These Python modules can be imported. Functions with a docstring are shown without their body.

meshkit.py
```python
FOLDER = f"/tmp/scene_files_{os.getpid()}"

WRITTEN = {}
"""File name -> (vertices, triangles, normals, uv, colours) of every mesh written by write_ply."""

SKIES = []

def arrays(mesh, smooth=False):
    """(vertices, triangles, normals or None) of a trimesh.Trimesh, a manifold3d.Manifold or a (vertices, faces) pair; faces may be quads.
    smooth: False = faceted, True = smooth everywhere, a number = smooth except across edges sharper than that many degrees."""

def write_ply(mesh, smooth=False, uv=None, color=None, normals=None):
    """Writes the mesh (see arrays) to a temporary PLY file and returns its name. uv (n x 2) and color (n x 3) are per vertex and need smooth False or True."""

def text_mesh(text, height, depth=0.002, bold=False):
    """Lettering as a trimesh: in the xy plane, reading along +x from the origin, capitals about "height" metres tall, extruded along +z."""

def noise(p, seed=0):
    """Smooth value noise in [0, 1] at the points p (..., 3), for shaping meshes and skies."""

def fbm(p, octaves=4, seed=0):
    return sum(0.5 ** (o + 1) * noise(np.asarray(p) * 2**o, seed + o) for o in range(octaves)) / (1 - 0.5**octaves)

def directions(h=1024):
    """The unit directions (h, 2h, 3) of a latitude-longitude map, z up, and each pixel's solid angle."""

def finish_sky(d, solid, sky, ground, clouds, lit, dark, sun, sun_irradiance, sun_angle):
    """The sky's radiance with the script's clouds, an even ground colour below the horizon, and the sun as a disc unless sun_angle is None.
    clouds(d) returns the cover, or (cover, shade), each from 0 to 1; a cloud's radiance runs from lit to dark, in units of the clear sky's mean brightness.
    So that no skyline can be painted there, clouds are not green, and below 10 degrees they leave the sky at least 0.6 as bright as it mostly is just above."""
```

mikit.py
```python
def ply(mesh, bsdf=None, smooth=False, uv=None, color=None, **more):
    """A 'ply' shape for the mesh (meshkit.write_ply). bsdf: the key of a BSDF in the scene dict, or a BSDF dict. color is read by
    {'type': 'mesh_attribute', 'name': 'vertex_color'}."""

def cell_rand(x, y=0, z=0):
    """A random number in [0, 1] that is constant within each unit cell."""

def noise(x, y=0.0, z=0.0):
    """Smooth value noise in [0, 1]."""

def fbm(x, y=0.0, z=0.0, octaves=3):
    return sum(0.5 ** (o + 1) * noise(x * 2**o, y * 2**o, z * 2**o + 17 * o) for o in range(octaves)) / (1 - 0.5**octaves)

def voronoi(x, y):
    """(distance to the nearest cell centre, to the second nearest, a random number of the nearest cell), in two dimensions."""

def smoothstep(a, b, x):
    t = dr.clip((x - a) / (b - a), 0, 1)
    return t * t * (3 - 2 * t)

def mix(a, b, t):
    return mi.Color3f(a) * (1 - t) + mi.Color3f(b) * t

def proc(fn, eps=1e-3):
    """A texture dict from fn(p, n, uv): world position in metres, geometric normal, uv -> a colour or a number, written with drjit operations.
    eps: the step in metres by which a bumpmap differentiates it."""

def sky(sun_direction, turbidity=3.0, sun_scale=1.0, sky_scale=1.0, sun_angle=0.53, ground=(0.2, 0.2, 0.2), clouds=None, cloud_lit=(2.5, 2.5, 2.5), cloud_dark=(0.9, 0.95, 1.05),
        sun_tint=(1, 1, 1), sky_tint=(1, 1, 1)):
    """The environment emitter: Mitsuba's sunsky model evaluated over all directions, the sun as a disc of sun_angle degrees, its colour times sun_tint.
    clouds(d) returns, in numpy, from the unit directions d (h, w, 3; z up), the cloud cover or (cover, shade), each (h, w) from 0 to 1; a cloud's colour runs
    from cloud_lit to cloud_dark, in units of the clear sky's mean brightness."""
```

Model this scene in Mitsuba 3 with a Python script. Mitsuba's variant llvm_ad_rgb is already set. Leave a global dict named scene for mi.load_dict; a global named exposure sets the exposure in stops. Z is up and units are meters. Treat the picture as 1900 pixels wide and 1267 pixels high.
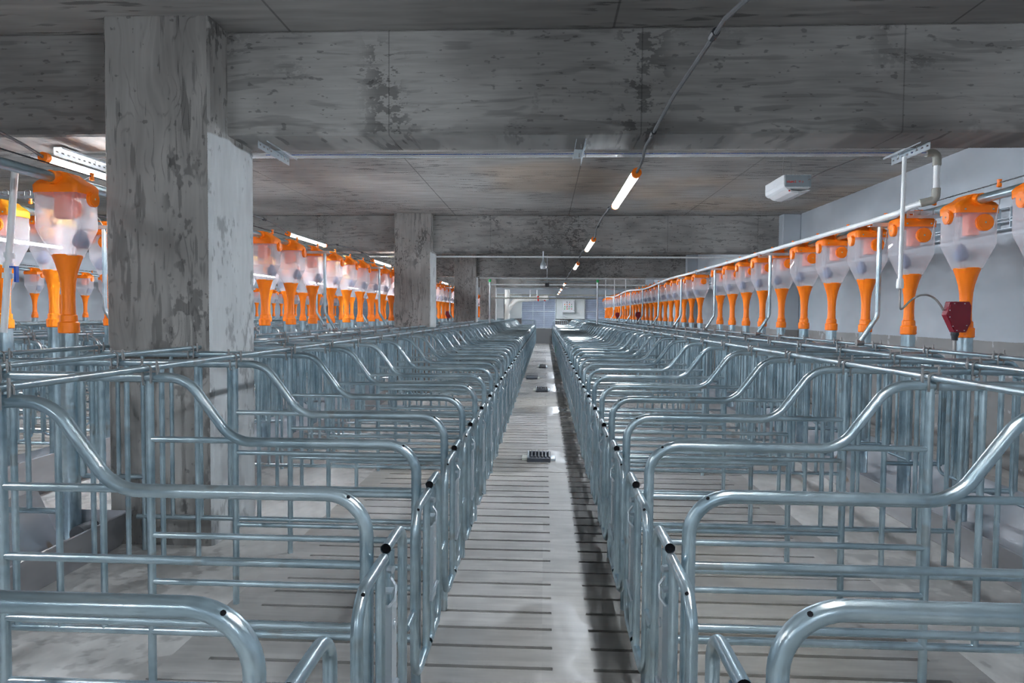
import math, random, numpy as np, trimesh, shapely.geometry as sg, drjit as dr, mitsuba as mi, mikit, meshkit
from mikit import proc, noise, fbm, smoothstep, mix, cell_rand
T = mi.ScalarTransform4f
scene, labels = {}, {}
rng = random.Random(7)

# ------------------------------------------------------------------ camera, light, exposure
exposure = 0.45
YAW, PITCH, ROLL, FPX, EYE = -0.048, -0.0396, -0.0077, 1267.0, 1.30
fwd = np.array([math.sin(YAW) * math.cos(PITCH), math.cos(YAW) * math.cos(PITCH), math.sin(PITCH)])
r0 = np.array([math.cos(YAW), -math.sin(YAW), 0.0]); d0 = np.cross(fwd, r0)
rgt = r0 * math.cos(ROLL) + d0 * math.sin(ROLL); dwn = -r0 * math.sin(ROLL) + d0 * math.cos(ROLL)
M = np.eye(4); M[:3, 0], M[:3, 1], M[:3, 2], M[:3, 3] = -rgt, -dwn, fwd, (0, 0, EYE)
scene['camera'] = {'type': 'perspective', 'fov': math.degrees(2 * math.atan(950 / FPX)), 'fov_axis': 'x',
                   'near_clip': 0.02, 'far_clip': 200.0, 'to_world': T(M.tolist())}
LAMP = (170.0, 187.0, 206.0)          # radiance of the LED tubes
# the tubes: x of each string, middles along y
STRINGS = {'aisle': (0.55, [-2.5, 1.18, 4.88, 8.58, 12.28, 19.6, 23.4, 26.1, 28.9]),  # last aisle tube is an extra, added to brighten the far end
           'alley': (-2.85, [-3.0, 0.7, 4.42, 8.10, 11.80, 15.5, 19.2, 22.9, 26.6]),
           'second': (-6.62, [4.6, 8.45, 12.1, 15.8, 19.5, 23.2, 26.9])}
LAMP_Z, LAMP_L = 2.17, 1.30

# ------------------------------------------------------------------ helpers
def key_for(name):
    if name not in scene and name not in labels: return name
    i = 1
    while f'{name}_{i:03d}' in scene or f'{name}_{i:03d}' in labels: i += 1
    return f'{name}_{i:03d}'
_seen = {}
def fast_key(name):
    i = _seen.get(name, -1) + 1; _seen[name] = i
    return name if i == 0 else f'{name}_{i:03d}'
def tag(k, label=None, cat=None, group=None, kind=None):
    d = {}
    if label: d['label'] = label
    if cat: d['category'] = cat
    if group: d['group'] = group
    if kind: d['kind'] = kind
    if d: labels[k] = d
def add(name, mesh, bsdf, label=None, cat=None, group=None, kind=None, smooth=False, parent=None, **kw):
    k = fast_key((parent + '__' if parent else '') + name)
    scene[k] = mikit.ply(mesh, bsdf, smooth=smooth, **kw)
    tag(k, label, cat, group, kind)
    return k
def reuse(name, shape, parent=None, tw=None, **t):
    k = fast_key((parent + '__' if parent else '') + name)
    scene[k] = dict(shape) if tw is None else {**shape, 'to_world': tw}
    tag(k, **t)
    return k
def thing(name, label, cat, group=None):
    k = fast_key(name); tag(k, label, cat, group); return k
def inst(name, grp, tw, label, cat, group=None):
    k = fast_key(name); scene[k] = {'type': 'instance', 'to_world': tw, 'shapegroup': {'type': 'ref', 'id': grp}}
    tag(k, label, cat, group); return k
cat_ = trimesh.util.concatenate
def box(x0, x1, y0, y1, z0, z1):
    m = trimesh.creation.box((x1 - x0, y1 - y0, z1 - z0)); m.apply_translation(((x0 + x1) / 2, (y0 + y1) / 2, (z0 + z1) / 2)); return m
def cbox(x0, x1, y0, y1, z0, z1, b=0.004):
    """a box with chamfered edges"""
    pts = [(x, y, z) for x in (x0, x1) for y in (y0, y1) for z in (z0, z1)]
    c = np.array([(x0 + x1) / 2, (y0 + y1) / 2, (z0 + z1) / 2]); v = []
    for p in pts:
        s = np.sign(np.array(p) - c)
        for a in range(3):
            q = np.array(p, float) - s * b; q[a] = p[a]; v.append(q)
    return trimesh.Trimesh(v).convex_hull if False else trimesh.convex.convex_hull(np.array(v))
def fillet(pts, r, n=6):
    pts = [np.asarray(p, float) for p in pts]; rs = r if hasattr(r, '__len__') else [r] * len(pts); out = [pts[0]]
    for i in range(1, len(pts) - 1):
        a, b, c = pts[i - 1], pts[i], pts[i + 1]
        u, v = (a - b) / np.linalg.norm(a - b), (c - b) / np.linalg.norm(c - b)
        ang = math.acos(np.clip(u @ v, -1, 1)); t = rs[i] / math.tan(ang / 2)
        cen = b + (u + v) / np.linalg.norm(u + v) * rs[i] / math.sin(ang / 2)
        p0, p1 = b + u * t - cen, b + v * t - cen; w = math.pi - ang
        for k in range(n + 1):
            s = k / n
            out.append(cen + (p0 * math.sin((1 - s) * w) + p1 * math.sin(s * w)) / math.sin(w))
    out.append(pts[-1]); return out
def tube(pts, r, n=10, caps=True):
    p = np.asarray(pts, float); t = np.zeros_like(p)
    t[1:-1] = p[2:] - p[:-2]; t[0] = p[1] - p[0]; t[-1] = p[-1] - p[-2]
    if len(p) > 2:
        e = np.diff(p, axis=0); e /= np.linalg.norm(e, axis=1, keepdims=True); t[1:-1] = e[1:] + e[:-1]
    t /= np.linalg.norm(t, axis=1, keepdims=True)
    a = np.cross(t[0], [0, 0, 1.0] if abs(t[0][2]) < .9 else [1.0, 0, 0]); a /= np.linalg.norm(a)
    rr = np.broadcast_to(r, (len(p),)); ang = np.arange(n) * 2 * math.pi / n; v = []
    for i in range(len(p)):
        a = a - t[i] * (a @ t[i]); a /= np.linalg.norm(a); b = np.cross(t[i], a)
        v.append(p[i] + rr[i] * (np.cos(ang)[:, None] * a + np.sin(ang)[:, None] * b))
    v = np.vstack(v); f = []
    for i in range(len(p) - 1):
        for j in range(n):
            j2 = (j + 1) % n; q = (i * n + j, i * n + j2, (i + 1) * n + j2, (i + 1) * n + j)
            f += [(q[0], q[1], q[2]), (q[0], q[2], q[3])]
    if caps:
        m = len(p) - 1; c0, c1 = len(v), len(v) + 1; v = np.vstack([v, p[:1], p[-1:]])
        for j in range(n):
            j2 = (j + 1) % n; f += [(c0, j2, j), (c1, m * n + j, m * n + j2)]
    return trimesh.Trimesh(v, f, process=False)
def rod(a, b, r, n=10): return tube([a, b], r, n)
def lathe(prof, n=20, c=(0, 0)):
    """prof: (radius, z) from bottom to top, about the z axis"""
    v, f = [], []; ang = np.arange(n) * 2 * math.pi / n
    for r, z in prof: v += [(c[0] + r * math.cos(t), c[1] + r * math.sin(t), z) for t in ang]
    for i in range(len(prof) - 1):
        for j in range(n):
            j2 = (j + 1) % n; q = (i * n + j, i * n + j2, (i + 1) * n + j2, (i + 1) * n + j)
            f += [(q[0], q[1], q[2]), (q[0], q[2], q[3])]
    return trimesh.Trimesh(v, f, process=False)
def disc(c, axis, r, h, n=20, b=0.0):
    m = trimesh.creation.cylinder(r, h, sections=n)
    if b: m = cat_([m]);
    m.apply_transform(trimesh.geometry.align_vectors([0, 0, 1], axis)); m.apply_translation(c); return m
def prism(poly, axis, a0, a1):
    """poly in the other two axes, extruded along axis ('x','y','z') from a0 to a1"""
    m = trimesh.creation.extrude_polygon(poly if isinstance(poly, sg.Polygon) else sg.Polygon(poly), a1 - a0, engine='earcut'); v = m.vertices.copy()
    if axis == 'z': v[:, 2] += a0
    elif axis == 'y': v = np.stack([v[:, 0], a0 + v[:, 2], v[:, 1]], 1); m.faces = m.faces[:, ::-1]
    else: v = np.stack([a0 + v[:, 2], v[:, 0], v[:, 1]], 1)
    m.vertices = v; return m
def loft(rings):
    n = len(rings[0]); v = np.vstack(rings); f = []
    for i in range(len(rings) - 1):
        for j in range(n):
            j2 = (j + 1) % n; q = (i * n + j, i * n + j2, (i + 1) * n + j2, (i + 1) * n + j)
            f += [(q[0], q[1], q[2]), (q[0], q[2], q[3])]
    return trimesh.Trimesh(v, f, process=False)
def open_loft(rings):
    n = len(rings[0]); v = np.vstack(rings); f = []
    for i in range(len(rings) - 1):
        for j in range(n - 1):
            q = (i * n + j, i * n + j + 1, (i + 1) * n + j + 1, (i + 1) * n + j); f += [(q[0], q[2], q[1]), (q[0], q[3], q[2])]
    return trimesh.Trimesh(v, f, process=False)
def rrect(w, d, r, z, n=3, c=(0, 0)):
    out = []
    for cx, cy, a in ((w / 2 - r, d / 2 - r, 0), (-w / 2 + r, d / 2 - r, 90), (-w / 2 + r, -d / 2 + r, 180), (w / 2 - r, -d / 2 + r, 270)):
        for k in range(n + 1):
            t = math.radians(a + 90 * k / n); out.append((c[0] + cx + r * math.cos(t), c[1] + cy + r * math.sin(t), z))
    return np.array(out)
ONES = 'zeroth first second third fourth fifth sixth seventh eighth ninth tenth eleventh twelfth thirteenth fourteenth fifteenth sixteenth seventeenth eighteenth nineteenth'.split()
def nth(n):
    if n < 20: return ONES[n]
    t, u = divmod(n, 10); tens = {2: 'twent', 3: 'thirt', 4: 'fort', 5: 'fift'}[t]
    return tens + 'ieth' if u == 0 else tens + 'y-' + ONES[u]

# ------------------------------------------------------------------ materials
def rgb(*c): return {'type': 'rgb', 'value': list(c)}
def two(d): return {'type': 'twosided', 'bsdf': d}
def diffuse_like(c, rough=.6, spec=.3): return two({'type': 'principled', 'base_color': c, 'roughness': rough, 'specular': spec})

def _beam(p, n, uv):
    s = dr.select(dr.abs(n.x) > .5, p.y, p.x); z = p.z; t = p.y * .7
    a = fbm(s * 1.1, z * 2.0, t, 4)
    col = mix((.20, .193, .183), (.345, .335, .318), smoothstep(.3, .7, a))
    col = col * (0.80 + .40 * fbm(s * 5, z * 75, t * 6, 3))
    q = s / 1.42 + .13; e = dr.abs(q - dr.floor(q) - .5) * 1.42
    zone = .8 * smoothstep(.55, .68, fbm(s * 1.2 + 9, z * 1.6, t, 3)) + 1.1 * smoothstep(.22, .02, e) * smoothstep(.42, .56, fbm(s * 2, z * 2.5, t + 4, 3))
    speck = smoothstep(.49, .56, .62 * fbm(s * 15 + 3, z * 20, t * 3, 4) + .38 * fbm(s * 50, z * 80, t * 5, 3))
    col = mix(col, col * .42, dr.minimum(zone, 1) * speck * .9)
    scr = smoothstep(.66, .73, fbm(s * 20 + 5, z * 46, t * 5, 3)); col = mix(col, col * .5, scr * .8)
    wisp = smoothstep(.60, .70, fbm(s * 4 + 15, z * 34 + 3 * fbm(s * 2, z * 3, 1, 2), t * 3, 3)); col = mix(col, col * .70, wisp * .8)
    col = mix(col, col * .72, smoothstep(.5, .72, fbm(s * .5 + 40, z * .9, t, 3)))
    col = mix(col, col * .55, smoothstep(.10, .02, z - 2.315) * smoothstep(.40, .56, fbm(s * 5, z * 9, 2, 3)) * .7)
    return mix(col, col * .5, smoothstep(.006, .002, e) * .7)
def _column(p, n, uv):
    s = dr.select(dr.abs(n.x) > .5, p.y + 7, p.x); z = p.z; t = p.y * .7
    wob = fbm(s * 3, z * 1.5, t, 3); grain = fbm(s * 46 + wob * 12, z * 1.8, t * 3, 3)
    a = fbm(s * 2.2, z * 1.4 + 3, t, 4)
    col = mix((.20, .19, .178), (.35, .336, .318), smoothstep(.3, .7, a)) * (.76 + .48 * grain)
    f = fbm(s * 5.2, z * 2.0 + .5, t, 3); swirl = dr.abs(dr.sin(f * 38.0 + 8 * wob + 2 * grain))
    sw = smoothstep(.52, .64, fbm(s * 2.6 + 4, z * 2.1, t, 2)); col = mix(col, col * .66, smoothstep(.5, .0, swirl) * sw * smoothstep(.35, .6, fbm(s * 16, z * 9, t, 2)))
    kx = .62 * fbm(s * 12 + 7, z * 9, t * 2, 4) + .38 * fbm(s * 60, z * 34, t * 5, 3)
    col = mix(col, col * .45, smoothstep(.50, .58, kx) * smoothstep(.50, .60, fbm(s * 2.8 + 1, z * 1.9, t, 3)) * .9)
    str_ = smoothstep(.58, .66, fbm(s * 34 + 2, z * 4.2, t * 4, 3)) * smoothstep(.42, .56, fbm(s * 3, z * 2, t + 5, 2)); col = mix(col, col * .52, str_ * .8)
    col = mix(col, col * .5, smoothstep(.67, .73, fbm(s * 36, z * 24, t * 6, 3)) * .8)
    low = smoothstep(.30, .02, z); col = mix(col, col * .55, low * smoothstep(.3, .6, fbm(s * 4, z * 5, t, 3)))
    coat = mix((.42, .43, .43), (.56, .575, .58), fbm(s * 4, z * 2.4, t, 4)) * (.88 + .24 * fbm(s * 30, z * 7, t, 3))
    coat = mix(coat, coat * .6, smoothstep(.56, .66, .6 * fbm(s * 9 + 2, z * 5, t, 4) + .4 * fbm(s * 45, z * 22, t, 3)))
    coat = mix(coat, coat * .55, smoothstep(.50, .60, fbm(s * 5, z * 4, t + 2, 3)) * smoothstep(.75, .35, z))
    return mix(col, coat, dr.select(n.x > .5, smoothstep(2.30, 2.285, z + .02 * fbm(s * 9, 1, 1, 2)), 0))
def _ceil(p, n, uv):
    a = fbm(p.x * .8, p.y * .8, 1, 4); st = fbm(p.x * 3.0, p.y * 22, p.z, 3)
    col = mix((.20, .192, .182), (.33, .318, .302), smoothstep(.3, .7, a)) * (.74 + .5 * st)
    warm = smoothstep(.55, .72, fbm(p.x * .5 + 8, p.y * .6 + 3, 2, 3)); col = mix(col, col * mi.Color3f(1.08, .94, .82), warm)
    col = mix(col, col * .5, smoothstep(.60, .72, fbm(p.x * 5, p.y * 30, 3, 3)) * smoothstep(.45, .6, fbm(p.x * 1.3, p.y * 1.5 + 5, 2, 3)))
    q = p.y / .915 + .1; e = dr.abs(q - dr.floor(q) - .5) * .915
    row = dr.floor(q + .5); r = p.x / 1.83 + .37 * row * .0 + .3; g = dr.abs(r - dr.floor(r) - .5) * 1.83
    line = dr.maximum(smoothstep(.007, .002, e) * .6, smoothstep(.010, .003, g))
    return mix(col, col * .42, line * .8)
def _floor(p, n, uv):
    a = fbm(p.x * 1.2, p.y * 1.2, 2, 4); g = fbm(p.x * 24, p.y * 14, 1, 3)
    col = mix((.285, .276, .26), (.42, .406, .385), smoothstep(.3, .7, a)) * (.86 + .28 * g)
    st = smoothstep(.55, .64, .65 * fbm(p.x * 1.6 + 6, p.y * 2.2, 4, 4) + .35 * fbm(p.x * 18, p.y * 22, 2, 3)); col = mix(col, col * .62, st * .8)
    return col
def _slat(p, n, uv):
    a = fbm(p.x * 1.5, p.y * 1.1, 5, 4); g = fbm(p.x * 6, p.y * 40, 1, 3)
    row = cell_rand(dr.floor(p.y / .157 + .02), dr.floor(p.x / 1.5), 3)
    col = mix((.205, .197, .185), (.305, .293, .277), smoothstep(.3, .7, a)) * (.86 + .26 * g) * (.9 + .2 * row)
    wet = smoothstep(.56, .66, fbm(p.x * 1.3 + 2, p.y * 1.2 + 7, 6, 4)); col = mix(col, col * .58, wet * .75)
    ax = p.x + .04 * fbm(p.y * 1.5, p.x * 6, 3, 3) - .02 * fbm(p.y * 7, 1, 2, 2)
    band = smoothstep(.185, .225, ax) * smoothstep(.50, .42, ax) * (.55 + .45 * smoothstep(.35, .55, fbm(p.x * 9, p.y * 1.6, 8, 3)))  # wet dirt along the right gates, with their cast shadow painted in
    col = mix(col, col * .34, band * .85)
    lum = smoothstep(.5, .62, fbm(p.x * .6 + 20, p.y * .35, 3, 2)); return mix(col, col * mi.Color3f(1.12, 1.08, 1.0), lum)
def _slat_rough(p, n, uv):
    wet = smoothstep(.56, .66, fbm(p.x * 1.3 + 2, p.y * 1.2 + 7, 6, 4)); return .55 - .32 * wet
def _paint(p, n, uv):
    s = dr.select(dr.abs(n.x) > .5, p.y, p.x)
    a = fbm(s * .9, p.z * 1.4, 3, 4); col = mix((.39, .425, .46), (.48, .51, .545), smoothstep(.3, .7, a))
    edge = 1.09 + .010 * fbm(s * 6, 2, 1, 3)
    low = mix((.20, .196, .19), (.28, .276, .268), fbm(s * 3, p.z * 4, 2, 4))
    ch = smoothstep(.72, .76, fbm(s * 12, p.z * 12, 5, 3)); low = mix(low, (.55, .56, .58), ch * .5)
    return mix(low, col, smoothstep(edge - .004, edge + .004, p.z))
def _galv(p, n, uv):
    a = fbm(p.x * 7, p.y * 7, p.z * 7, 3); b = noise(p.x * 60, p.y * 60, p.z * 60)
    col = mix((.345, .46, .52), (.56, .685, .74), smoothstep(.25, .75, a)) * (.92 + .16 * b)
    return mix(col, (.33, .33, .31), smoothstep(.72, .80, fbm(p.x * 14, p.y * 14, p.z * 9, 2)) * .5)
def _galv_rough(p, n, uv): return .19 + .18 * fbm(p.x * 16, p.y * 16, p.z * 16, 2)
def _steel(p, n, uv):
    st = fbm(p.x * 2, p.y * 3, p.z * 9, 3); col = mix((.40, .40, .42), (.58, .58, .60), st)
    rust = smoothstep(.74, .8, fbm(p.x * 9, p.y * 9, p.z * 2, 3)); return mix(col, (.30, .19, .10), rust * .7)
def _pad(p, n, uv):
    q = p.z / .085; e = dr.abs(q - dr.floor(q) - .5); col = mix((.30, .36, .47), (.43, .49, .60), smoothstep(.05, .45, e))
    return col * (.85 + .3 * fbm(p.x * 3, p.z * 3, 1, 3))

scene['m_beam'] = diffuse_like(proc(_beam), .7, .25)
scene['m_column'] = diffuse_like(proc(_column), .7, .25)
scene['m_ceiling'] = diffuse_like(proc(_ceil), .75, .2)
scene['m_floor'] = diffuse_like(proc(_floor), .55, .35)
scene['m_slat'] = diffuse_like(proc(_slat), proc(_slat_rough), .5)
scene['m_paint'] = diffuse_like(proc(_paint), .6, .3)
scene['m_galv'] = two({'type': 'principled', 'base_color': proc(_galv), 'roughness': proc(_galv_rough), 'metallic': .94, 'specular': .5})
scene['m_zinc'] = two({'type': 'principled', 'base_color': rgb(.60, .66, .70), 'roughness': .33, 'metallic': .85})
scene['m_steel'] = two({'type': 'principled', 'base_color': proc(_steel), 'roughness': .32, 'metallic': .85})
scene['m_bolt'] = two({'type': 'principled', 'base_color': rgb(.36, .35, .34), 'roughness': .35, 'metallic': .9})
scene['m_orange'] = two({'type': 'principled', 'base_color': rgb(1.0, .215, .006), 'roughness': .38, 'specular': .45})
scene['m_pink'] = two({'type': 'principled', 'base_color': rgb(.93, .30, .20), 'roughness': .5})
scene['m_ball'] = two({'type': 'principled', 'base_color': rgb(.13, .17, .27), 'roughness': .5})
scene['m_box'] = {'type': 'blendbsdf', 'weight': .30, 'a': {'type': 'thindielectric', 'int_ior': 1.35},
                  'b': {'type': 'principledthin', 'base_color': rgb(.95, .94, .98), 'roughness': .35, 'diff_trans': 1.2, 'spec_trans': 0.0}}
scene['m_white'] = two({'type': 'principled', 'base_color': rgb(.78, .80, .81), 'roughness': .35})
scene['m_panel'] = two({'type': 'principled', 'base_color': rgb(.72, .76, .75), 'roughness': .45})
scene['m_fitting'] = two({'type': 'principled', 'base_color': rgb(.33, .33, .29), 'roughness': .45})
scene['m_hole_shade'] = two({'type': 'diffuse', 'reflectance': rgb(.008, .008, .009)})  # black that paints the shade inside holes and the open tube end
scene['m_greyplate'] = two({'type': 'principled', 'base_color': rgb(.23, .27, .29), 'roughness': .4})
scene['m_cable'] = two({'type': 'principled', 'base_color': rgb(.10, .105, .11), 'roughness': .5})
scene['m_black'] = two({'type': 'principled', 'base_color': rgb(.02, .022, .025), 'roughness': .45})
scene['m_grate'] = two({'type': 'principled', 'base_color': rgb(.035, .04, .05), 'roughness': .3})
scene['m_red'] = two({'type': 'principled', 'base_color': rgb(.15, .005, .015), 'roughness': .3})
scene['m_blue'] = two({'type': 'principled', 'base_color': rgb(.02, .10, .50), 'roughness': .4})
scene['m_green'] = two({'type': 'principled', 'base_color': rgb(.02, .45, .10), 'roughness': .5})
scene['m_pad'] = two({'type': 'principled', 'base_color': proc(_pad), 'roughness': .45})
scene['m_plinth'] = two({'type': 'principled', 'base_color': rgb(.13, .13, .13), 'roughness': .6})
scene['m_cream'] = two({'type': 'principled', 'base_color': rgb(.74, .73, .68), 'roughness': .4})
scene['m_pit'] = two({'type': 'diffuse', 'reflectance': rgb(.02, .02, .02)})

# ------------------------------------------------------------------ building shell
XL, XR, Y0, YE, ZC, ZB = -10.2, 3.97, -4.6, 30.9, 2.90, 2.312
add('wall_right', box(XR, XR + .2, Y0, YE, -.2, ZC), 'm_paint', 'pale grey painted wall with a dark grey lower band, right side', kind='structure')
add('wall_left', box(XL - .2, XL, Y0, YE, -.2, ZC), 'm_paint', 'pale grey painted wall with a dark lower band, far left', kind='structure')
add('wall_back', box(XL - .2, XR + .2, Y0 - .2, Y0, -.2, ZC), 'm_paint', 'painted wall behind the camera', kind='structure')
wf = add('wall_far', box(XL - .2, XR + .2, YE, YE + .2, -.2, ZC), 'm_paint', 'far end wall of the barn with blue pads and white boards', kind='structure')
add('ceiling', box(XL - .2, XR + .2, Y0 - .2, YE + .2, ZC, ZC + .2), 'm_ceiling', 'bare concrete ceiling slab with formwork board marks', kind='structure')
# floor: solid concrete strips, a pit under the slats, slatted panels laid side by side
AISLE2 = -6.18
strips = [(1.62, XR), (AISLE2 + 1.62, -1.40), (XL, AISLE2 - 1.40)]
add('floor', cat_([box(a, b, Y0, YE, -.12, 0) for a, b in strips] + [box(a - 1.40, a + 1.62, Y0, 1.0 if a == 0 else 4.9, -.12, 0) for a in (0, AISLE2)]),
    'm_floor', 'pale concrete floor of the feed alleys and stall fronts', kind='structure')
add('floor__pit', box(XL, XR, Y0, YE, -.75, -.7), 'm_pit')
p = sg.Polygon([(-1.40, .005), (1.62, .005), (1.62, 1.095), (-1.40, 1.095)])
for sa, sb in ((-1.249, .040), (.190, 1.469)):
    for j in range(1, 7): p = p.difference(sg.box(sa, j * .157 - .011, sb, j * .157 + .011))
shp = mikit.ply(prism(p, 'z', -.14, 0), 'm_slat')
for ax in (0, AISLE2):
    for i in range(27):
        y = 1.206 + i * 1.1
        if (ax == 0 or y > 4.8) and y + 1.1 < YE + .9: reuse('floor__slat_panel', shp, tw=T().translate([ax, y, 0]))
# columns and beams (7.2 m bays)
COLY = [3.666 + 7.2 * i for i in range(4)]
for i, y in enumerate(COLY):
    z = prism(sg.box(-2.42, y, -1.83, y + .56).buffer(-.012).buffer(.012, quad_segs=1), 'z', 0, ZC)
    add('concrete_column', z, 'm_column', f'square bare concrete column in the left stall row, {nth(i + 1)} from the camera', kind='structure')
for i, y in enumerate(COLY):
    add('ceiling__beam', cbox(XL, XR, y + .213, y + .585, ZB, ZC, .012), 'm_beam')
    add('wall_right__pilaster', cbox(3.69, XR, y + .03, y + .56, 0, ZC, .012), 'm_paint')
# far wall pieces
add('wall_far__plinth', box(-4.2, XR, 30.72, YE, 0, .68), 'm_plinth')
for a, b, z0, z1 in ((-1.045, .455, .70, 2.10), (1.80, 3.9, .70, 2.10), (-9.9, -7.6, .70, 2.3), (-6.6, -5.6, .7, 2.3)):
    k = add('wall_far__cooling_pad', box(a, b, 30.80, YE, z0, z1), 'm_pad', 'blue grey ribbed cooling pad')
    nb = max(2, int(round((b - a) / .5)))
    add('frame', cat_([box(a + (b - a) * j / nb - .012, a + (b - a) * j / nb + .012, 30.775, 30.81, z0, z1) for j in range(nb + 1)] + [box(a, b, 30.775, 30.81, z - .015, z + .015) for z in (z0, (z0 + z1) / 2 + .05, z1)]), 'm_zinc', parent=k)
for a, b, z0, z1 in ((-2.23, -1.85, 1.12, 2.24), (-1.80, -1.05, 1.12, 2.24)):
    add('wall_far__white_board', cbox(a, b, 30.70, YE, z0, z1, .006), 'm_panel')

# ------------------------------------------------------------------ stall dividers
ZH, ZL, U1, U2, UE = 1.073, .854, .655, .815, 2.10
RB, RP, RR = .017, .0135, .0105
POSTS = (1.12, 1.28, 1.44, 1.60, 1.76, 1.90, 2.02)
RODS = (.945, 1.48, 2.0); ZROD = ZH + RB + .0115
def top_path(ue, n): return fillet([(.017, 0, 0), (.017, 0, ZL), (U1, 0, ZL), (U2, 0, ZH), (ue, 0, ZH)] + ([(ue, 0, .40)] if ue > 1.6 else []), [0, .10, .13, .13, .07, 0], n)
def leaf_path(s, n):
    y0, y1 = (.018, -.227) if s < 0 else (.040, .243)
    zt = .690 if s < 0 else .707
    return fillet([(-.021, y0, zt), (-.021, y1, zt), (-.021, y1, .155), (-.021, y0, .155)], .085 if s < 0 else .065, n)
def clamp_mesh(u, n=5):
    ms = []
    for dy in (-.022, .022):
        zt, zb = ZROD + .012, ZH - RB - .006
        p = [(u - .015, dy, zb + .004), (u - .015, dy, ZROD)] + [(u - .015 * math.cos(t), dy, ZROD + .015 * math.sin(t)) for t in np.linspace(.3, math.pi - .3, 5)] + [(u + .015, dy, ZROD), (u + .017, dy * .7, zb), (u + .008, 0, zb - .003)]
        ms.append(tube(p, .0044, n))
    ms += [box(u + .022, u + .05, -.016, .016, ZROD - .019, ZROD - .013), disc((u + .036, .012, ZROD + .004), (0, 0, 1), .0045, .062, 6), disc((u + .036, .012, ZROD + .010), (0, 0, 1), .009, .009, 6), disc((u - .03, -.01, ZROD + .006), (0, 0, 1), .0045, .05, 6)]
    return cat_(ms)
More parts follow.
